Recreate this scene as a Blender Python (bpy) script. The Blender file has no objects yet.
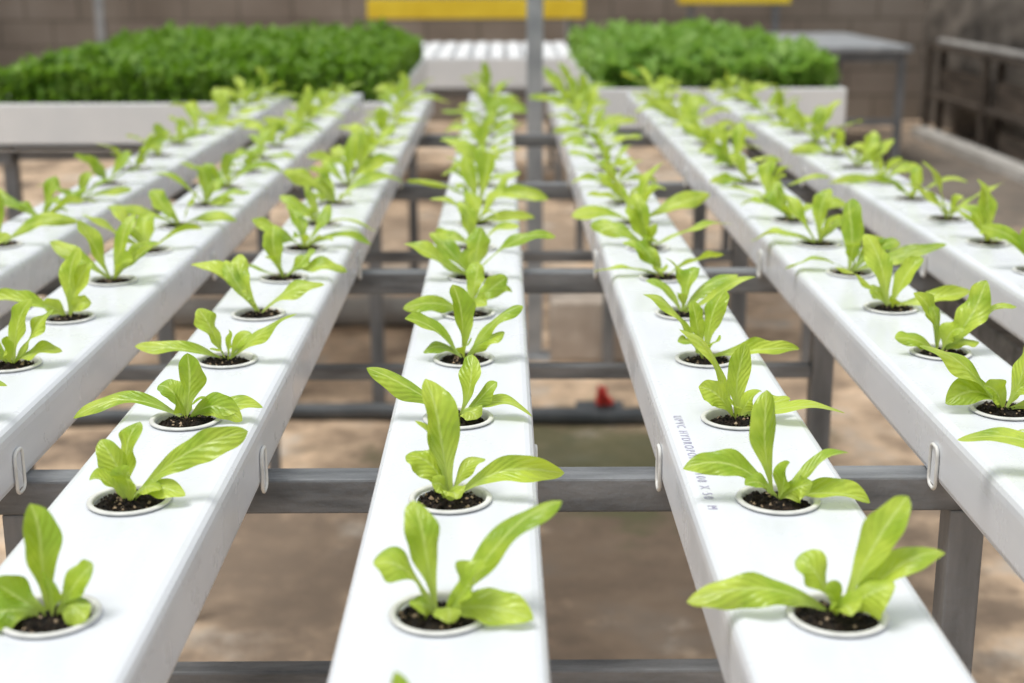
import bpy, bmesh, math, random
from mathutils import Vector, Matrix, noise
ZT = 0.90          # channel top height
S = bpy.context.scene
COL = S.collection

# ---------------------------------------------------------------- materials
def nodes(name):
    m = bpy.data.materials.new(name); m.use_nodes = True
    nt = m.node_tree; b = nt.nodes['Principled BSDF']
    return m, nt, b
def ramp(nt, fac, stops):
    r = nt.nodes.new('ShaderNodeValToRGB')
    el = r.color_ramp.elements
    while len(el) < len(stops): el.new(0.5)
    for e, (p, c) in zip(el, stops):
        e.position = p; e.color = (*c, 1)
    nt.links.new(fac, r.inputs[0]); return r.outputs[0]
def noisetex(nt, scale, detail=4, vec=None, rough=0.55):
    n = nt.nodes.new('ShaderNodeTexNoise'); n.inputs['Scale'].default_value = scale
    n.inputs['Detail'].default_value = detail; n.inputs['Roughness'].default_value = rough
    if vec is None:
        tc = nt.nodes.new('ShaderNodeTexCoord'); vec = tc.outputs['Object']
    nt.links.new(vec, n.inputs['Vector']); return n.outputs['Fac']
def noise_mat(name, c1, c2, scale, rough=0.6, metal=0.0, bump=0.0, p=(0.35, 0.65), bscale=None, stretch=None):
    m, nt, b = nodes(name)
    vec = None
    if stretch:
        tc = nt.nodes.new('ShaderNodeTexCoord'); mp = nt.nodes.new('ShaderNodeMapping')
        mp.inputs['Scale'].default_value = stretch
        nt.links.new(tc.outputs['Object'], mp.inputs['Vector']); vec = mp.outputs['Vector']
    f = noisetex(nt, scale, 5, vec)
    nt.links.new(ramp(nt, f, [(p[0], c1), (p[1], c2)]), b.inputs['Base Color'])
    b.inputs['Roughness'].default_value = rough; b.inputs['Metallic'].default_value = metal
    if bump:
        bp = nt.nodes.new('ShaderNodeBump'); bp.inputs['Strength'].default_value = bump
        bp.inputs['Distance'].default_value = 0.01
        nt.links.new(noisetex(nt, bscale or scale * 4, 4), bp.inputs['Height'])
        nt.links.new(bp.outputs[0], b.inputs['Normal'])
    return m
def pvc_mat():
    m, nt, b = nodes('white_pvc')
    tc = nt.nodes.new('ShaderNodeTexCoord')
    mp = nt.nodes.new('ShaderNodeMapping'); mp.inputs['Scale'].default_value = (9, 1.2, 9)
    nt.links.new(tc.outputs['Object'], mp.inputs['Vector'])
    base = ramp(nt, noisetex(nt, 3, 5, mp.outputs[0]), [(0.3, (0.66, 0.69, 0.745)), (0.65, (0.74, 0.765, 0.81))])
    # fine dust specks / water marks
    sp = ramp(nt, noisetex(nt, 120, 6, tc.outputs['Object'], .7), [(0.64, (1, 1, 1)), (0.74, (0.80, 0.78, 0.74))])
    mu = nt.nodes.new('ShaderNodeMixRGB'); mu.blend_type = 'MULTIPLY'; mu.inputs[0].default_value = .8
    nt.links.new(base, mu.inputs[1]); nt.links.new(sp, mu.inputs[2])
    nt.links.new(mu.outputs[0], b.inputs['Base Color'])
    rr = ramp(nt, noisetex(nt, 14, 5, tc.outputs['Object']), [(0.35, (.20,) * 3), (0.65, (.36,) * 3)])
    nt.links.new(rr, b.inputs['Roughness'])
    return m
m_white = pvc_mat()
m_white2 = noise_mat('white_trough', (0.78, 0.80, 0.82), (0.86, 0.87, 0.88), 5, 0.5)
m_cup = noise_mat('cup_plastic', (0.60, 0.60, 0.58), (0.80, 0.80, 0.78), 60, 0.45)
m_steel = noise_mat('weathered_steel', (0.07, 0.077, 0.085), (0.30, 0.31, 0.325), 30, 0.5, 0.25, 0.15, p=(0.3, 0.75), stretch=(0.25, 1.5, 1.5))
m_steel_v = noise_mat('weathered_steel_leg', (0.12, 0.13, 0.14), (0.32, 0.33, 0.35), 22, 0.5, 0.2, 0.15, p=(0.3, 0.75), stretch=(1.5, 1.5, 0.25))
m_steel_l = noise_mat('galvanised_steel', (0.30, 0.32, 0.345), (0.44, 0.46, 0.48), 12, 0.5, 0.2)
m_soil = noise_mat('potting_soil', (0.006, 0.004, 0.003), (0.06, 0.036, 0.02), 260, 0.95, 0, 0.8, p=(0.4, 0.72), bscale=500)
m_perlite = noise_mat('perlite', (0.30, 0.20, 0.12), (0.5, 0.38, 0.26), 90, 0.9)
m_ink = noise_mat('print_ink', (0.32, 0.30, 0.46), (0.56, 0.55, 0.68), 300, 0.6)
m_pipe = noise_mat('grey_pipe', (0.26, 0.25, 0.24), (0.40, 0.39, 0.37), 8, 0.6)
m_dpipe = noise_mat('dark_pipe', (0.05, 0.06, 0.07), (0.11, 0.12, 0.13), 8, 0.5)
m_red = noise_mat('red_plastic', (0.45, 0.02, 0.015), (0.6, 0.04, 0.03), 20, 0.4)
m_yellow = noise_mat('yellow_paint', (0.80, 0.57, 0.02), (0.90, 0.68, 0.04), 4, 0.5)
m_block = noise_mat('concrete_block', (0.46, 0.39, 0.33), (0.60, 0.53, 0.46), 12, 0.9, 0, 0.3)
m_board = noise_mat('weathered_board', (0.38, 0.36, 0.33), (0.54, 0.52, 0.49), 7, 0.8)
m_dwood = noise_mat('dark_timber', (0.03, 0.022, 0.017), (0.11, 0.085, 0.065), 6, 0.8, 0, .3, stretch=(4, .6, 4))
m_bed_soil = noise_mat('bed_substrate', (0.03, 0.05, 0.015), (0.06, 0.10, 0.03), 30, 0.95)

def leaf_mat(name, dark, light, rib, trans, tw=0.35, rough=.4):
    m, nt, b = nodes(name)
    tc = nt.nodes.new('ShaderNodeTexCoord')
    n = noisetex(nt, 34, 3, tc.outputs['Object'])
    oi = nt.nodes.new('ShaderNodeObjectInfo')
    add = nt.nodes.new('ShaderNodeMath'); add.operation = 'MULTIPLY_ADD'
    nt.links.new(oi.outputs['Random'], add.inputs[0]); add.inputs[1].default_value = 0.16
    nt.links.new(n, add.inputs[2])
    col = ramp(nt, add.outputs[0], [(0.42, dark), (0.70, light)])
    uv = nt.nodes.new('ShaderNodeSeparateXYZ'); nt.links.new(tc.outputs['UV'], uv.inputs[0])
    a = nt.nodes.new('ShaderNodeMath'); a.operation = 'SUBTRACT'; nt.links.new(uv.outputs[0], a.inputs[0]); a.inputs[1].default_value = 0.5
    ab = nt.nodes.new('ShaderNodeMath'); ab.operation = 'ABSOLUTE'; nt.links.new(a.outputs[0], ab.inputs[0])
    rm = ramp(nt, ab.outputs[0], [(0.02, (1, 1, 1)), (0.06, (0, 0, 0))])
    pm = ramp(nt, uv.outputs[1], [(0.06, (1, 1, 1)), (0.40, (0, 0, 0))])
    mx = nt.nodes.new('ShaderNodeMath'); mx.operation = 'MAXIMUM'; nt.links.new(rm, mx.inputs[0]); nt.links.new(pm, mx.inputs[1])
    sc = nt.nodes.new('ShaderNodeMath'); sc.operation = 'MULTIPLY'; nt.links.new(mx.outputs[0], sc.inputs[0]); sc.inputs[1].default_value = 0.6
    mix = nt.nodes.new('ShaderNodeMixRGB'); nt.links.new(sc.outputs[0], mix.inputs[0]); nt.links.new(col, mix.inputs[1]); mix.inputs[2].default_value = (*rib, 1)
    nt.links.new(mix.outputs[0], b.inputs['Base Color'])
    b.inputs['Roughness'].default_value = rough
    b.inputs['Specular IOR Level'].default_value = 0.5
    w = nt.nodes.new('ShaderNodeTexWave'); w.inputs['Scale'].default_value = 3.2; w.inputs['Distortion'].default_value = 3.0
    w.bands_direction = 'DIAGONAL'
    cmb = nt.nodes.new('ShaderNodeCombineXYZ'); nt.links.new(ab.outputs[0], cmb.inputs[0])
    neg = nt.nodes.new('ShaderNodeMath'); neg.operation = 'MULTIPLY'; neg.inputs[1].default_value = -1.6
    nt.links.new(uv.outputs[1], neg.inputs[0]); nt.links.new(neg.outputs[0], cmb.inputs[1])
    nt.links.new(cmb.outputs[0], w.inputs['Vector'])
    hs = nt.nodes.new('ShaderNodeMath'); hs.operation = 'ADD'
    nt.links.new(w.outputs['Fac'], hs.inputs[0]); nt.links.new(noisetex(nt, 170, 3, tc.outputs['Object']), hs.inputs[1])
    bp = nt.nodes.new('ShaderNodeBump'); bp.inputs['Strength'].default_value = 0.28; bp.inputs['Distance'].default_value = 0.0022
    nt.links.new(hs.outputs[0], bp.inputs['Height']); nt.links.new(bp.outputs[0], b.inputs['Normal'])
    tr = nt.nodes.new('ShaderNodeBsdfTranslucent'); tr.inputs['Color'].default_value = (*trans, 1)
    ms = nt.nodes.new('ShaderNodeMixShader'); ms.inputs[0].default_value = tw
    out = nt.nodes['Material Output']
    nt.links.new(b.outputs[0], ms.inputs[1]); nt.links.new(tr.outputs[0], ms.inputs[2]); nt.links.new(ms.outputs[0], out.inputs['Surface'])
    return m
m_leaf = leaf_mat('lettuce_leaf', (0.20, 0.36, 0.022), (0.54, 0.67, 0.09), (0.66, 0.78, 0.28), (0.62, 0.76, 0.04), 0.32, .32)
m_herb = leaf_mat('herb_leaf', (0.06, 0.19, 0.018), (0.24, 0.40, 0.05), (0.16, 0.30, 0.05), (0.24, 0.46, 0.03), 0.35, .5)
m_sprout = leaf_mat('sprout_leaf', (0.17, 0.34, 0.05), (0.40, 0.58, 0.14), (0.34, 0.50, 0.14), (0.38, 0.64, 0.10), 0.35, .45)

# ---------------------------------------------------------------- helpers
def mesh_obj(name, verts, faces, mats, parent=None, smooth=False, midx=None, uvs=None, loc=(0, 0, 0)):
    me = bpy.data.meshes.new(name); me.from_pydata(verts, [], faces)
    for m in (mats if isinstance(mats, list) else [mats]): me.materials.append(m)
    if midx: me.polygons.foreach_set('material_index', midx)
    if smooth: me.polygons.foreach_set('use_smooth', [True] * len(me.polygons))
    if uvs:
        ul = me.uv_layers.new(name='UVMap')
        for l in me.loops: ul.data[l.index].uv = uvs[l.vertex_index]
    me.update()
    o = bpy.data.objects.new(name, me); COL.objects.link(o); o.location = loc
    if parent: o.parent = parent
    return o
def empty(name, loc=(0, 0, 0)):
    o = bpy.data.objects.new(name, None); o.empty_display_size = 0.05; o.location = loc; COL.objects.link(o); return o
def box(name, x0, x1, y0, y1, z0, z1, mat, parent=None, bevel=0.0, seg=2):
    c = Vector(((x0 + x1) / 2, (y0 + y1) / 2, (z0 + z1) / 2))
    bm = bmesh.new(); bmesh.ops.create_cube(bm, size=1)
    bmesh.ops.scale(bm, vec=(x1 - x0, y1 - y0, z1 - z0), verts=bm.verts)
    if bevel: bmesh.ops.bevel(bm, geom=bm.edges[:], offset=bevel, segments=seg, affect='EDGES', profile=0.5)
    me = bpy.data.meshes.new(name); bm.to_mesh(me); bm.free(); me.materials.append(mat)
    o = bpy.data.objects.new(name, me); COL.objects.link(o)
    o.location = c - (parent.location if parent else Vector((0, 0, 0)))
    if parent: o.parent = parent
    return o
def tube(name, pts, rad, mat, parent=None, cyclic=False, res=4):
    cu = bpy.data.curves.new(name, 'CURVE'); cu.dimensions = '3D'; cu.bevel_depth = rad; cu.bevel_resolution = res; cu.use_fill_caps = True
    sp = cu.splines.new('POLY'); sp.points.add(len(pts) - 1); sp.use_cyclic_u = cyclic
    for p, q in zip(sp.points, pts): p.co = (*q, 1)
    cu.materials.append(mat)
    o = bpy.data.objects.new(name, cu); COL.objects.link(o)
    if parent: o.parent = parent
    return o

# ---------------------------------------------------------------- NFT channels
CX = [-0.61, -0.42, -0.2375, -0.034, 0.1735, 0.381, 0.588]
DX = [0, 0, 0.001, 0.002, -0.001, -0.001, 0]
PITCH = 0.165; Y0 = 0.683
ROWS = list(range(-4, 19))
YA = Y0 + ROWS[0] * PITCH - PITCH / 2; YB = Y0 + ROWS[-1] * PITCH + PITCH / 2 + 0.02
HR = 0.0232; CH = 0.050; HO = 0.0545
def channel(cx, off):
    v = []; f = []
    HW = 0.0470; q0 = 0.042
    K = 32
    for r in ROWS:
        yc = Y0 + r * PITCH + off
        ya = yc - PITCH / 2; yb = yc + PITCH / 2
        if r == ROWS[0]: ya = YA
        if r == ROWS[-1]: yb = YB
        i0 = len(v)
        for k in range(K):
            a = 2 * math.pi * (k + 0.5) / K
            ca, sa = math.cos(a), math.sin(a)
            v.append((HR * ca, yc + HR * sa, 0))
            q = max(abs(ca), abs(sa)); v.append((q0 * ca / q, yc + q0 * sa / q, 0))
            v.append((HR * ca, yc + HR * sa, -0.002))
        for k in range(K):
            n = (k + 1) % K
            a, b, c, d = i0 + 3 * k, i0 + 3 * k + 1, i0 + 3 * n + 1, i0 + 3 * n
            f.append((a, b, c, d)); f.append((a, d, d + 2, a + 2))
        for (sx, sy) in ((1, 1), (-1, 1), (-1, -1), (1, -1)):
            base = {(1, 1): 3, (-1, 1): 11, (-1, -1): 19, (1, -1): 27}[(sx, sy)]
            pa = i0 + 3 * base + 1; pb = i0 + 3 * ((base + 1) % K) + 1
            v.append((sx * q0, yc + sy * q0, 0)); f.append((pa, len(v) - 1, pb))
        for (xa, xb, y1, y2) in ((-HW, HW, ya, yc - q0), (-HW, HW, yc + q0, yb), (-HW, -q0, yc - q0, yc + q0), (q0, HW, yc - q0, yc + q0)):
            j = len(v); v += [(xa, y1, 0), (xb, y1, 0), (xb, y2, 0), (xa, y2, 0)]; f.append((j, j + 1, j + 2, j + 3))
    prof = [(HW, 0), (HO - .0040, -0.0012), (HO - .0016, -0.0035), (HO - .0003, -0.007), (HO, -0.012), (HO - .0006, -CH + .006), (HO - .0016, -CH + .002), (HO - .0045, -CH), (0, -CH)]
    prof = prof + [(-x, z) for x, z in reversed(prof[:-1])]
    j = len(v)
    for (x, z) in prof: v.append((x, YA, z)); v.append((x, YB, z))
    for k in range(len(prof) - 1):
        a = j + 2 * k; f.append((a, a + 1, a + 3, a + 2))
    n = len(prof)
    f.append([j + 2 * k for k in range(n)])
    f.append([j + 2 * k + 1 for k in reversed(range(n))])
    o = mesh_obj('hydroponic_channel', v, f, m_white, loc=(cx, 0, ZT))
    for yy, nm in ((YA, 'end_cap_front'), (YB, 'end_cap_rear')):
        c = box(nm, -HO - .0015, HO + .0015, yy - 0.006, yy + 0.006, -CH - .0015, 0.0015, m_white, bevel=0.002)
        c.parent = o
    return o

chan = []
OFFS = [0.03, -0.01, 0.0, 0.0, -0.004, 0.015, 0.02]
for cx, dx, of in zip(CX, DX, OFFS): chan.append(channel(cx + dx, of))
BY = [0.29, 1.036, 1.785, 2.535, 3.285]
for ch in chan:
    for by in BY:
        for sd in (-1, 1):
            pts = []
            hw, hh, r = 0.0085, 0.0165, 0.006
            for k in range(24):
                a = 2 * math.pi * k / 24
                px = (hw - r) * (1 if math.cos(a) > 0 else -1) + r * math.cos(a)
                pz = (hh - r) * (1 if math.sin(a) > 0 else -1) + r * math.sin(a)
                pts.append((sd * (HO + .0014), by - 0.0245 + px, -0.038 + pz))
            tube('clip_loop', pts, 0.0014, m_cup, ch, True, 2)
            c = box('clip_plate', sd * (HO + .0002) - .0007, sd * (HO + .0002) + .0007, by - .031, by - .018, -.052, -.024, m_white, None, 0)
            c.parent = ch
fc = bpy.data.curves.new('print_marking', 'FONT'); fc.body = "UPVC HYDROPONIC  100 X 50  M"; fc.size = 0.0090; fc.extrude = 0.00005; fc.space_character = 1.45
fc.materials.append(m_ink); fo = bpy.data.objects.new('print_marking', fc); COL.objects.link(fo)
fo.parent = chan[4]; fo.location = (-0.0450, 1.02, 0.0003); fo.rotation_euler = (0, 0, -math.pi / 2)

# ---------------------------------------------------------------- cups + soil (shared meshes)
def cup_mesh():
    v = []; f = []; K = 40
    prof = [(0.0205, -0.026), (0.0222, -0.002), (0.0226, 0.0006), (0.0232, 0.0016), (0.0245, 0.0018), (0.0262, 0.0015), (0.0267, 0.0006), (0.0262, 0.0001), (0.0230, 0.0000), (0.0210, -0.026)]
    for k in range(K):
        a = 2 * math.pi * k / K
        for r, z in prof: v.append((r * math.cos(a), r * math.sin(a), z))
    P = len(prof)
    for k in range(K):
        n = (k + 1) % K
        for p in range(P - 1): f.append((k * P + p, n * P + p, n * P + p + 1, k * P + p + 1))
    me = bpy.data.meshes.new('net_cup'); me.from_pydata(v, [], f); me.materials.append(m_cup)
    me.polygons.foreach_set('use_smooth', [True] * len(me.polygons)); me.update(); return me
def soil_mesh(seed):
    rr = random.Random(seed); v = []; f = []; mi = []
    K, N = 36, 10
    lx, ly = rr.uniform(-.10, .10), rr.uniform(-.10, .10)
    def hh(r, x=0, y=0): return 0.0006 - 0.0042 * (r / .022) ** 2 + lx * x + ly * y
    v.append((0, 0, hh(0)))
    for n in range(1, N + 1):
        r = 0.0220 * n / N
        for k in range(K):
            a = 2 * math.pi * k / K; x = r * math.cos(a); y = r * math.sin(a)
            h = hh(r, x, y) + (noise.noise(Vector((x * 260 + seed * 9, y * 260, 1))) * 0.0036 + rr.uniform(-.0007, .0007))
            v.append((x, y, h))
    for k in range(K):
        f.append((0, 1 + k, 1 + (k + 1) % K)); mi.append(0)
        for n in range(N - 1):
            a = 1 + n * K + k; b = 1 + n * K + (k + 1) % K
            f.append((a, a + K, b + K, b)); mi.append(0)
    for c in range(130):
        r = 0.0205 * math.sqrt(rr.random()); a = rr.random() * 6.28; s = rr.uniform(.0005, .0015)
        x = r * math.cos(a); y = r * math.sin(a)
        o = Vector((x, y, hh(r, x, y) + 0.0012)); j = len(v)
        for d in ((1, 0, 0), (0, 1, 0), (-1, 0, 0), (0, -1, 0), (0, 0, 1), (0, 0, -1)):
            v.append(tuple(o + Vector(d) * s * rr.uniform(.6, 1.6)))
        m = 1 if rr.random() < .14 else 0
        for t in ((0, 1, 4), (1, 2, 4), (2, 3, 4), (3, 0, 4), (1, 0, 5), (2, 1, 5), (3, 2, 5), (0, 3, 5)):
            f.append(tuple(j + q for q in t)); mi.append(m)
    me = bpy.data.meshes.new('growing_medium'); me.from_pydata(v, [], f); me.materials.append(m_soil); me.materials.append(m_perlite)
    me.polygons.foreach_set('material_index', mi); me.update(); return me
CUP = cup_mesh(); SOIL = [soil_mesh(i) for i in range(6)]

# ---------------------------------------------------------------- lettuce seedlings
def prof(t, pk, ex, nar):
    if t < pk:
        u = t / pk; u = u * u * (3 - 2 * u)
        u = nar + (1 - nar) * u ** 1.2
    else:
        q = (t - pk) / (1 - pk); u = max(0, 1 - q ** ex) ** 0.62
    return u
def add_leaf(V, F, U, base, tip, width, bow, hint, rr, fold=0.30, N=15, M=6):
    P0 = Vector(base); P2 = Vector(tip)
    d = P2 - P0; L = d.length
    P1 = P0 + Vector((d.x * 0.42, d.y * 0.42, d.z * 0.55 + bow))
    ph = rr.uniform(0, 6.28); ph2 = rr.uniform(0, 6.28); rip = rr.uniform(.10, .42); curl = rr.uniform(-.25, .45)
    tw = rr.uniform(-.75, .75); fr = rr.uniform(7, 15)
    sbend = rr.uniform(-.13, .13) * L
    pk = rr.uniform(.50, .70); ex = rr.uniform(1.5, 2.5); nar = rr.uniform(.10, .19)
    asym = rr.uniform(-.16, .16)
    tipd = rr.uniform(-.02, .18) * L
    j = len(V)
    for i in range(N + 1):
        t = 1 - (1 - i / N) ** 1.25
        C = P0 * (1 - t) ** 2 + P1 * 2 * t * (1 - t) + P2 * t * t
        T = ((P1 - P0) * (1 - t) + (P2 - P1) * t).normalized()
        h = Vector(hint).normalized()
        side = T.cross(h)
        if side.length < 1e-3: side = T.cross(Vector((0.3, -1, .2)))
        side.normalize(); nn = side.cross(T)
        side = (side * math.cos(tw * t) + nn * math.sin(tw * t)); nn = side.cross(T)
        C = C + side * (sbend * math.sin(math.pi * t)) - nn * (tipd * max(0, t - .6) ** 2 * 5)
        hw0 = width / 2 * prof(t, pk, ex, nar)
        for k in range(M + 1):
            s = -1 + 2 * k / M; a = abs(s)
            hw = hw0 * (1 + asym * s) * (1 + 0.08 * a * math.sin(fr * t * 1.7 + (ph if s > 0 else ph2)))
            fo = fold * (1 - .5 * t)
            off = fo * hw * a - curl * hw * a * a * 1.2 + rip * (width / 2) * a * a * math.sin(fr * t + (ph if s > 0 else ph2)) * min(1, t * 2) * min(1, (1 - t) * 4)
            if t < .35: off += (0.35 - t) * 1.2 * hw * a
            V.append(tuple(C + side * (s * hw) + nn * off)); U.append((0.5 + s / 2, t))
    for i in range(N):
        for k in range(M):
            a = j + i * (M + 1) + k
            F.append((a, a + 1, a + M + 2, a + M + 1))
def make_plant(loc, leaves, seed, lo=False):
    rr = random.Random(seed); V = []; F = []; U = []
    for lf in leaves:
        (tx, ty, tz, w, bow, hint) = lf
        dv = Vector((tx, ty, 0))
        if dv.length > 1e-6: dv.normalize()
        base = (dv.x * 0.0026 + rr.uniform(-.0015, .0015), dv.y * 0.0026 + 0.001, 0.0005)
        N, M = (10, 4) if lo else (16, 6)
        add_leaf(V, F, U, base, (tx, ty, tz), w, bow, hint, rr, rr.uniform(.15, .65), N, M)
    V = [(x, y, max(z, -0.0002) if math.hypot(x, y) > .02 else z) for x, y, z in V]   # leaves rest on the channel, never pass through it
    o = mesh_obj('lettuce_seedling', V, F, m_leaf, smooth=True, uvs=U, loc=loc)
    if not lo:
        md = o.modifiers.new('sub', 'SUBSURF'); md.levels = 1; md.render_levels = 1
    c = bpy.data.objects.new('net_cup', CUP); COL.objects.link(c); c.parent = o
    s = bpy.data.objects.new('growing_medium', SOIL[seed % 6]); COL.objects.link(s); s.parent = o; s.rotation_euler = (0, 0, rr.uniform(0, 6))
    return o
# measured leaves: (x mm, y depth mm, z mm, width mm, bow mm)
MAN = {
 (3, 0): [(57, 12, 63, 20, 4), (-11, 18, 56, 17, 4), (-31, -8, 34, 22, 10), (47, -16, 4, 19, 12), (6, -20, 5, 13, 9), (24, -10, 30, 18, 6), (-14, -14, 12, 12, 6)],
 (4, 0): [(-76, -2, 9, 16, 12), (34, 10, 61, 18, 4), (50, 2, 40, 16, 6), (-20, 4, 30, 19, 8), (24, -14, 22, 20, 8), (2, -20, 10, 15, 7), (-8, -10, 16, 13, 5)],
 (2, 0): [(-4, 10, 57, 19, 3), (22, 2, 28, 15, 6), (-32, -18, 6, 18, 12), (22, -14, 4, 14, 9), (-26, 0, 18, 15, 8), (2, -10, 26, 14, 6)],
 (3, 1): [(-12, 16, 74, 20, 3), (70, 0, 15, 16, 10), (-27, 2, 28, 17, 7), (20, 8, 26, 13, 5), (4, -18, 7, 13, 8), (-16, 12, 50, 12, 4), (-10, -12, 14, 12, 5)],
 (4, 1): [(-5, 12, 67, 18, 3), (-58, -2, 24, 17, 10), (41, 4, 34, 15, 6), (56, -8, 4, 17, 12), (16, -16, 16, 15, 7), (-22, -8, 14, 13, 8), (2, -8, 28, 14, 5)],
 (2, 1): [(72, 4, 44, 18, 7), (-17, 4, 38, 16, 5), (2, 10, 48, 17, 3), (36, -8, 6, 15, 10), (4, -14, 24, 17, 6), (-20, -10, 20, 14, 6), (22, -12, 12, 14, 7)],
 (3, 2): [(-65, 4, 39, 16, 8), (55, -2, 8, 16, 12), (8, 12, 46, 17, 3), (14, -16, 6, 17, 8), (28, 8, 26, 13, 6), (-10, -10, 18, 13, 6)],
 (4, 2): [(-32, 14, 70, 21, 3), (78, -4, 8, 18, 14), (8, 12, 54, 17, 3), (-28, -4, 26, 17, 8), (14, -12, 24, 17, 7), (40, 8, 14, 14, 8), (-6, -14, 16, 13, 6)],
 (2, 2): [(-83, 0, 8, 16, 12), (56, 2, 10, 17, 12), (2, 10, 48, 18, 3), (42, -10, 2, 17, 12), (14, -10, 20, 14, 8), (-20, 8, 26, 15, 6), (-4, -12, 22, 14, 6)],
 (3, 3): [(-48, 4, 36, 18, 8), (45, 8, 50, 18, 4), (34, -6, 24, 18, 7), (-8, 12, 62, 18, 3), (-34, -4, 10, 15, 8), (4, -14, 16, 14, 6)],
 (4, 3): [(-45, 8, 62, 20, 4), (78, 0, 10, 16, 14), (14, 10, 58, 18, 3), (-24, -6, 20, 16, 8), (-10, 12, 48, 16, 3), (8, -14, 20, 15, 6)],
 (2, 3): [(-75, 0, 12, 16, 12), (-22, 6, 44, 20, 4), (58, 4, 42, 17, 7), (8, -12, 24, 17, 6), (20, 8, 22, 14, 6), (-10, -12, 14, 13, 6)],
 (5, 3): [(38, 12, 60, 23, 3), (-22, 6, 52, 20, 4), (-40, -6, 16, 15, 8), (60, 0, 42, 17, 6), (14, -12, 24, 17, 6), (30, -6, 10, 15, 8), (-6, 10, 40, 16, 5)],
 (5, 2): [(-62, 4, 54, 24, 6), (-46, -8, 8, 20, 12), (60, 0, 14, 18, 10), (16, 10, 52, 19, 4), (14, -12, 24, 17, 6), (-20, -10, 22, 16, 6)],
 (1, 3): [(34, 6, 48, 19, 4), (20, 2, 56, 19, 4), (-38, 4, 44, 19, 6), (44, -4, 16, 16, 8), (0, -12, 22, 18, 7), (-20, -10, 14, 15, 7)],
 (1, 4): [(-74, 0, 20, 16, 10), (10, 10, 66, 22, 3), (22, 8, 52, 18, 4), (24, -8, 16, 15, 8), (-20, -6, 14, 14, 7)],
 (3, -1): [(-8, 10, 48, 15, 3), (-30, 0, 6, 14, 8), (26, 0, 6, 15, 8), (8, -14, 20, 14, 5)],
 (4, -1): [(-36, 8, 42, 15, 4), (30, -4, 8, 15, 8), (8, -12, 22, 13, 5), (-30, -10, 6, 14, 8)],
 (2, -1): [(10, -4, 22, 15, 3), (-30, -8, 8, 14, 8), (24, -10, 8, 14, 8)],
}
for ci, cx in enumerate(CX):
    for r in ROWS:
        seed = ci * 100 + r + 50; rr = random.Random(seed * 13 + 5)
        y = Y0 + r * PITCH + OFFS[ci]
        L = []
        if (ci, r) in MAN:
            for (x, yy, z, w, b) in MAN[(ci, r)]:
                up = z / max(1, math.hypot(x, yy, z))
                hint = (-0.35 * up * (1 if x > 0 else -1) + rr.uniform(-.35, .35), -0.5 + rr.uniform(-.45, .35), 0.72)
                L.append((x * 1.04 / 1000, yy / 1000, z * 1.02 / 1000, w * 1.13 / 1000, b / 1000, hint))
        else:
            sc = rr.uniform(0.82, 1.32) * (1.02 if r > 0 else 0.75)
            if r < 0: sc *= 0.7
            a0 = rr.uniform(-40, 40)
            spec = []
            spec.append((a0 + rr.uniform(-15, 15), rr.uniform(-2, 36), rr.uniform(62, 98), rr.uniform(14, 20)))
            spec.append((180 + a0 + rr.uniform(-20, 20), rr.uniform(-2, 42), rr.uniform(58, 98), rr.uniform(14, 21)))
            spec.append((rr.uniform(20, 160), rr.uniform(45, 80), rr.uniform(50, 78), rr.uniform(16, 24)))
            spec.append((rr.choice([rr.uniform(-10, 50), rr.uniform(130, 190)]), rr.uniform(30, 65), rr.uniform(46, 74), rr.uniform(15, 22)))
            spec.append((rr.uniform(200, 340), rr.uniform(10, 60), rr.uniform(26, 50), rr.uniform(13, 19)))
            for _ in range(rr.choice([0, 1, 1, 2, 3])): spec.append((rr.uniform(0, 360), rr.uniform(10, 60), rr.uniform(30, 60), rr.uniform(12, 18)))
            for (az, el, ln, w) in spec:
                a = math.radians(az); e = math.radians(el); ln *= sc
                x = ln * math.cos(e) * math.cos(a); yy = ln * math.cos(e) * math.sin(a) * 0.8; z = max(1.5, ln * math.sin(e))
                up = math.sin(e)
                hint = (-0.5 * up * math.cos(a) + rr.uniform(-.4, .4), -0.4 * up * math.sin(a) - 0.3 + rr.uniform(-.55, .4), 0.75)
                L.append((x / 1000, yy / 1000, z / 1000, w * sc * 1.05 / 1000, rr.uniform(7, 20) * (1 - .6 * up) / 1000, hint))
        make_plant((cx, y, ZT + 0.001), L, seed, lo=(r > 8 or r < -1))

# ---------------------------------------------------------------- support stand
st = empty('channel_support_stand', (0, 0, 0))
ZB = ZT - CH - 0.0005
b = 0.028
LEG = {0: (-.372, .36), 1: (-.372, .358), 2: (-.64, .415), 3: (-.62, .43), 4: (-.56, .46)}
RZ = {0: .668, 1: .668, 2: .706, 3: .706, 4: .706}
for i, by in enumerate(BY):
    box('cross_beam', -0.76, 0.74, by - b / 2, by + b / 2, ZB - b, ZB, m_steel, st, 0.002)
    for lx in LEG[i]:
        box('leg', lx - b / 2, lx + b / 2, by - b / 2 + .001, by + b / 2 - .001, 0.0, ZB - b, m_steel_v, st, 0.002)
    box('lower_rail', LEG[i][0] + b / 2, LEG[i][1] - b / 2, by - b / 2 + .004, by + b / 2 - .004, RZ[i], RZ[i] + .018, m_steel, st, 0.002)
for sx in (-0.57, 0.578):
    box('side_rail', sx - b / 2, sx + b / 2, BY[0], BY[-1], ZB - b - .0285, ZB - b - .0005, m_steel, st, 0.002)

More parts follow.
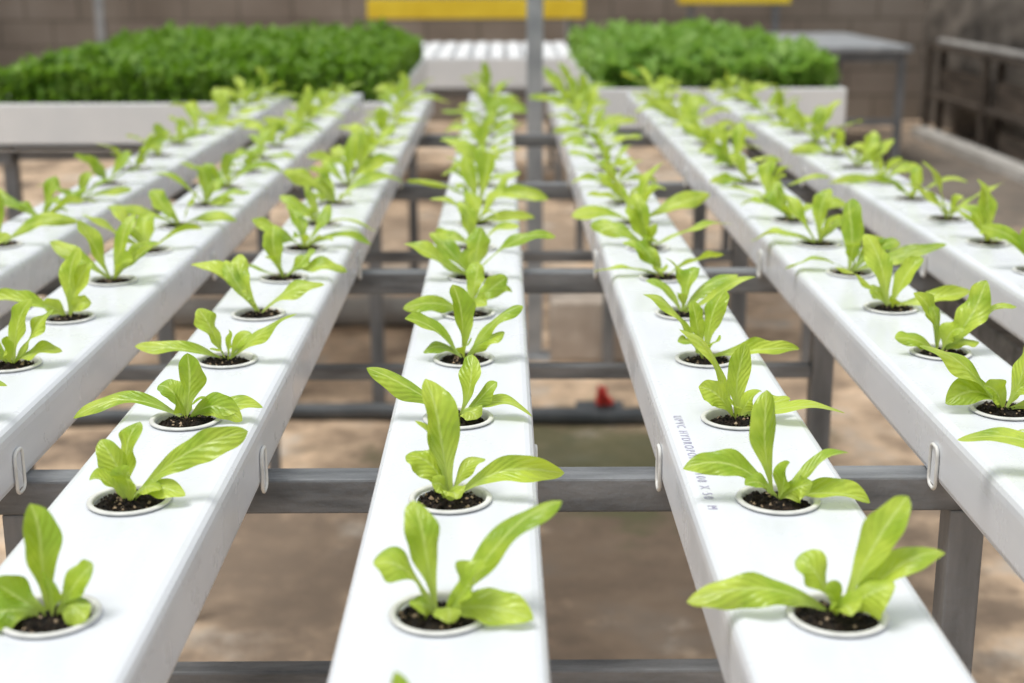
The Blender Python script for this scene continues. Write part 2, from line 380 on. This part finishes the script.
# ---------------------------------------------------------------- growing beds
def greens(name, x0, x1, y0, y1, z, hgt, sp, ls, nl, mat, seed, parent, amp=.35):
    rr = random.Random(seed); V = []; F = []; U = []
    nx = int((x1 - x0) / sp); ny = int((y1 - y0) / sp)
    for i in range(nx + 1):
        for k in range(ny + 1):
            px = x0 + (i + rr.uniform(-.4, .4)) * sp; py = y0 + (k + rr.uniform(-.4, .4)) * sp
            ed = min(px - x0, x1 - px, py - y0, y1 - py)
            h = hgt * (0.76 + .24 * min(1, max(0, ed) / 0.09)) * (1 + amp * noise.noise(Vector((px * 12, py * 12, seed))) + amp * .5 * noise.noise(Vector((px * 35, py * 35, seed))))
            edge = ed < 0.05
            n = nl * 2 if edge else nl
            for q in range(n):
                zz = z + h * (rr.uniform(.05, 1.0) if edge else rr.uniform(.60, 1.0))
                a = rr.uniform(0, 6.283); e = rr.uniform(-.2, 1.1)
                d = Vector((math.cos(a) * math.cos(e), math.sin(a) * math.cos(e), math.sin(e)))
                s = Vector((-math.sin(a), math.cos(a), rr.uniform(-.4, .4))).normalized()
                nn = s.cross(d); l = ls * rr.uniform(.7, 1.4); w = l * rr.uniform(.28, .42)
                o = Vector((px, py, zz)) - d * l * .4
                j = len(V)
                V += [tuple(o), tuple(o + d * l * .5 + s * w - nn * l * .1), tuple(o + d * l * .55), tuple(o + d * l * .5 - s * w - nn * l * .1), tuple(o + d * l - nn * l * .18)]
                U += [(.5, .45), (1, .6), (.6, .7), (0, .6), (.5, 1)]
                F += [(j, j + 1, j + 2), (j, j + 2, j + 3), (j + 1, j + 4, j + 2), (j + 2, j + 4, j + 3)]
    o = mesh_obj(name, V, F, mat, smooth=True, uvs=U)
    o.parent = parent
    return o
def bed(nm, x0, x1, y0, y1, ztop, hgt, mat=m_white2):
    e = empty(nm)
    t = 0.018
    box('trough_floor', x0, x1, y0, y1, ztop - hgt, ztop - hgt + .02, mat, e, .003)
    box('trough_side_front', x0, x1, y0, y0 + t, ztop - hgt, ztop, mat, e, .004)
    box('trough_side_back', x0, x1, y1 - t, y1, ztop - hgt, ztop, mat, e, .004)
    box('trough_side_left', x0, x0 + t, y0 + t, y1 - t, ztop - hgt, ztop, mat, e, .004)
    box('trough_side_right', x1 - t, x1, y0 + t, y1 - t, ztop - hgt, ztop, mat, e, .004)
    zb = ztop - hgt
    for xx in (x0 + .06, x1 - .06):
        box('frame_rail', xx - .02, xx + .02, y0 + .02, y1 - .02, zb - .04, zb, m_steel, e, .002)
        for yy in (y0 + .08, y1 - .08):
            box('leg', xx - .018, xx + .018, yy - .018, yy + .018, 0, zb - .04, m_steel_v, e, .002)
    for yy in (y0 + .08, (y0 + y1) / 2, y1 - .08):
        box('frame_crossbar', x0 + .08, x1 - .08, yy - .015, yy + .015, zb - .035, zb - .005, m_steel, e, .002)
    return e
e = bed('herb_growing_bed', -1.42, -0.30, 3.86, 5.75, 0.868, 0.125)
box('substrate', -1.40, -0.32, 3.88, 5.73, 0.77, 0.855, m_bed_soil, e)
greens('herb_foliage', -1.36, -0.32, 3.90, 5.72, 0.855, 0.124, 0.024, 0.032, 6, m_herb, 3, e, .38)
e = bed('sprout_growing_bed', 0.27, 1.02, 4.25, 6.1, 0.87, 0.135)
box('substrate', 0.29, 1.00, 4.27, 6.08, 0.77, 0.86, m_bed_soil, e)
greens('sprout_foliage', 0.30, 0.985, 4.29, 6.06, 0.86, 0.098, 0.038, 0.060, 5, m_sprout, 5, e, .6)
e = bed('empty_growing_bed', -0.95, 0.36, 7.5, 8.9, 0.755, 0.17)
for i in range(14):
    xx = -0.90 + i * 0.093
    box('planting_ridge', xx, xx + .07, 7.53, 8.87, 0.62, 0.765, m_white2, e, .008)

e = empty('metal_work_table')
box('table_top', 1.58, 2.50, 8.8, 10.6, 0.70, 0.735, m_steel_l, e, .004)
for xx in (1.63, 2.45):
    for yy in (8.86, 10.54): box('leg', xx - .022, xx + .022, yy - .022, yy + .022, 0, .70, m_steel_v, e, .003)
    box('side_apron', xx - .02, xx + .02, 8.9, 10.5, .63, .70, m_steel, e, .003)
box('front_apron', 1.66, 2.42, 8.84, 8.88, .64, .70, m_steel, e, .003)
box('lower_brace', 1.66, 2.42, 8.84, 8.88, .25, .29, m_steel, e, .003)

# ---------------------------------------------------------------- posts, pipes, misc
def post(x, y, w, h=2.9):
    e = empty('greenhouse_post', (x, y, 0))
    box('upright', x - w / 2, x + w / 2, y - w / 2, y + w / 2, 0, h, m_steel_l, e, .004)
    box('base_plate', x - w, x + w, y - w, y + w, 0, .012, m_steel_l, e, .002)
post(0.10, 4.42, 0.050); post(0.50, 10.9, 0.05); post(-3.0, 10.9, 0.06)
box('concrete_block', 0.15, 0.42, 4.36, 4.56, 0.0, 0.20, m_block, None, .012)
tube('drain_pipe', [(-3.2, 4.85, 0.05), (-0.05, 4.85, 0.05)], 0.05, m_pipe, None, False, 8)
e = empty('water_pipe')
pp = [(-2.6 + 3.15 * k / 24, 3.76 + .03 * math.sin(k * .5), 0.022 + (0.004 if k % 2 else 0)) for k in range(25)]
tube('pipe_run', pp, 0.023, m_dpipe, e, False, 6)
tube('pipe_collar', [(0.20, 3.76, 0.026), (0.33, 3.755, 0.026)], 0.032, m_dpipe, e, False, 6)
tube('valve_stem', [(0.272, 3.75, 0.03), (0.272, 3.75, 0.10)], 0.013, m_red, e, False, 5)
tube('valve_handle', [(0.262, 3.73, 0.06), (0.262, 3.73, 0.105), (0.295, 3.73, 0.06)], 0.011, m_red, e, False, 5)
for nm, x0, x1, z0, z1 in (('yellow_barrier', -0.98, 0.60, 0.84, 0.98), ('yellow_barrier', 1.28, 2.10, 0.94, 1.08)):
    e = empty(nm)
    box('panel', x0, x1, 10.60, 10.63, z0, z1, m_yellow, e, .006)
    for xx in (x0 + .1, x1 - .1):
        box('stand_leg', xx - .02, xx + .02, 10.63, 10.67, 0, z1 - .02, m_steel, e, .003)
box('wooden_plank', 2.98, 3.10, 7.9, 10.4, 0.0, 0.07, m_board, None, .006)
e = empty('timber_shelf_rack')
for y in (8.1, 9.35, 10.6):
    for x in (3.14, 3.24): box('rack_post', x - .02, x + .02, y - .03, y + .03, 0, .66, m_dwood, e, .003)
for z in (.28, .62): box('shelf_board', 3.12, 3.26, 8.05, 10.65, z, z + .03, m_dwood, e, .004)
for k, (y0, y1, z) in enumerate(((8.2, 9.2, .31), (9.45, 10.4, .31), (8.2, 9.1, .0))):
    box('stored_board', 3.17, 3.22, y0, y1, z, z + .18, m_dwood, e, .005)
tube('stored_pipe', [(3.18, 8.15, .675), (3.18, 10.5, .675)], .025, m_pipe, e)

# ---------------------------------------------------------------- shell
def plane_mat_floor():
    m, nt, b = nodes('dirt_floor')
    tc = nt.nodes.new('ShaderNodeTexCoord')
    f1 = noisetex(nt, 2.3, 8, tc.outputs['Object'], .66)
    base = ramp(nt, f1, [(0.36, (0.17, 0.125, 0.09)), (0.45, (0.40, 0.29, 0.20)), (0.54, (0.68, 0.50, 0.345)), (0.64, (0.58, 0.52, 0.45))])
    f2 = noisetex(nt, 14, 5, tc.outputs['Object'])
    det = ramp(nt, f2, [(0.3, (0.6, 0.6, 0.6)), (0.7, (1.1, 1.1, 1.1))])
    mul = nt.nodes.new('ShaderNodeMixRGB'); mul.blend_type = 'MULTIPLY'; mul.inputs[0].default_value = .8
    nt.links.new(base, mul.inputs[1]); nt.links.new(det, mul.inputs[2])
    cur = mul.outputs[0]
    def patch(cur, cx, cy, rx, ry, col, amt, na=2.2):
        mp = nt.nodes.new('ShaderNodeMapping'); mp.vector_type = 'TEXTURE'
        mp.inputs['Location'].default_value = (cx, cy, 0); mp.inputs['Scale'].default_value = (rx, ry, 1)
        nt.links.new(tc.outputs['Object'], mp.inputs['Vector'])
        ln = nt.nodes.new('ShaderNodeVectorMath'); ln.operation = 'LENGTH'; nt.links.new(mp.outputs[0], ln.inputs[0])
        ad = nt.nodes.new('ShaderNodeMath'); ad.operation = 'MULTIPLY_ADD'
        nz = noisetex(nt, 5 + cx, 7, tc.outputs['Object'], .7)
        nt.links.new(nz, ad.inputs[0]); ad.inputs[1].default_value = na * 1.6; nt.links.new(ln.outputs['Value'], ad.inputs[2])
        dv = nt.nodes.new('ShaderNodeMapRange'); dv.inputs[1].default_value = 1.0 + na * .6; dv.inputs[2].default_value = 1.6 + na * .6
        dv.inputs[3].default_value = amt; dv.inputs[4].default_value = 0
        nt.links.new(ad.outputs[0], dv.inputs[0])
        mx = nt.nodes.new('ShaderNodeMixRGB'); nt.links.new(dv.outputs[0], mx.inputs[0]); nt.links.new(cur, mx.inputs[1]); mx.inputs[2].default_value = (*col, 1)
        return mx.outputs[0]
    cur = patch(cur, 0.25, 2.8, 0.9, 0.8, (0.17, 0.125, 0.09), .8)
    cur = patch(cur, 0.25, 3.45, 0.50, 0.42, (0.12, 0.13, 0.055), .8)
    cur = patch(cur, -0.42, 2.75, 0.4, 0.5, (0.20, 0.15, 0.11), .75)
    cur = patch(cur, 2.6, 8.3, 1.5, 2.8, (0.13, 0.115, 0.10), .85)
    cur = patch(cur, -0.2, 6.5, 1.3, .8, (0.22, 0.16, 0.11), .7)
    nt.links.new(cur, b.inputs['Base Color']); b.inputs['Roughness'].default_value = .8
    bp = nt.nodes.new('ShaderNodeBump'); bp.inputs['Strength'].default_value = .4; bp.inputs['Distance'].default_value = .02
    nt.links.new(f2, bp.inputs['Height']); nt.links.new(bp.outputs[0], b.inputs['Normal'])
    return m
mesh_obj('floor', [(-4.6, -2.5, 0), (3.4, -2.5, 0), (3.4, 11.5, 0), (-4.6, 11.5, 0)], [(0, 1, 2, 3)], plane_mat_floor())
def wall_mat():
    m, nt, b = nodes('block_wall')
    tc = nt.nodes.new('ShaderNodeTexCoord'); sp = nt.nodes.new('ShaderNodeSeparateXYZ'); cb = nt.nodes.new('ShaderNodeCombineXYZ')
    nt.links.new(tc.outputs['Object'], sp.inputs[0]); nt.links.new(sp.outputs[0], cb.inputs[0]); nt.links.new(sp.outputs[2], cb.inputs[1])
    br = nt.nodes.new('ShaderNodeTexBrick'); nt.links.new(cb.outputs[0], br.inputs['Vector'])
    br.inputs['Scale'].default_value = 1.0; br.inputs['Brick Width'].default_value = .42; br.inputs['Row Height'].default_value = .2; br.inputs['Mortar Size'].default_value = .012
    br.inputs['Color1'].default_value = (0.27, 0.235, 0.20, 1); br.inputs['Color2'].default_value = (0.31, 0.27, 0.235, 1); br.inputs['Mortar'].default_value = (0.19, 0.165, 0.14, 1)
    n = noisetex(nt, 1.5, 5, tc.outputs['Object'])
    mu = nt.nodes.new('ShaderNodeMixRGB'); mu.blend_type = 'MULTIPLY'; mu.inputs[0].default_value = .9
    nt.links.new(br.outputs['Color'], mu.inputs[1]); nt.links.new(ramp(nt, n, [(.3, (.62, .58, .55)), (.7, (1.1, 1.1, 1.1))]), mu.inputs[2])
    nt.links.new(mu.outputs[0], b.inputs['Base Color']); b.inputs['Roughness'].default_value = .9
    return m
box('wall_back', -4.6, 3.4, 11.5, 11.65, 0, 2.4, wall_mat())
m_net = noise_mat('shade_net', (0.045, 0.038, 0.032), (0.20, 0.175, 0.15), 1.9, .9, 0, .3, stretch=(1, .9, 2.2), p=(.38, .62))
V = []; F = []; NY, NZ = 120, 20
for i in range(NY + 1):
    for k in range(NZ + 1):
        y = -2.5 + 14.0 * i / NY; z = 2.4 * k / NZ
        x = 3.36 + .035 * math.sin(y * 9 + 1.5 * math.sin(z * 2)) * (.4 + .6 * (z / 2.4)) + .04 * noise.noise(Vector((y * 1.5, z * 1.5, 0)))
        V.append((x, y, z))
for i in range(NY):
    for k in range(NZ):
        a = i * (NZ + 1) + k; F.append((a, a + NZ + 1, a + NZ + 2, a + 1))
mesh_obj('wall_right', V, F, m_net, smooth=True)
mesh_obj('wall_left', [(-v[0] - 1.2, v[1], v[2]) for v in V], [tuple(reversed(f)) for f in F], m_net, smooth=True)

# ---------------------------------------------------------------- light
w = bpy.data.worlds.new('overcast_sky'); S.world = w; w.use_nodes = True
bg = w.node_tree.nodes['Background']; bg.inputs[0].default_value = (0.95, 0.975, 1.0, 1); bg.inputs[1].default_value = 0.84
sd = bpy.data.lights.new('sun', 'SUN'); sd.energy = 2.5; sd.angle = math.radians(24); sd.color = (1, .975, .92)
so = bpy.data.objects.new('sun', sd); COL.objects.link(so); so.rotation_euler = (math.radians(6), math.radians(-20), 0); so.location = (1, 3, 5)

# ---------------------------------------------------------------- camera
cd = bpy.data.cameras.new('camera'); cd.lens = 50; cd.sensor_width = 36; cd.sensor_fit = 'HORIZONTAL'
cd.dof.use_dof = True; cd.dof.focus_distance = 1.03; cd.dof.aperture_fstop = 6.3; cd.clip_start = .02
co = bpy.data.objects.new('camera', cd); COL.objects.link(co)
rot = Matrix.Rotation(math.radians(-0.36), 4, 'Z') @ Matrix.Rotation(math.radians(90 - 14.9), 4, 'X') @ Matrix.Rotation(math.radians(-0.15), 4, 'Z')
co.matrix_world = Matrix.Translation((0, 0, 1.23)) @ rot
S.camera = co
S.view_settings.view_transform = 'Standard'
S.view_settings.look = 'None'
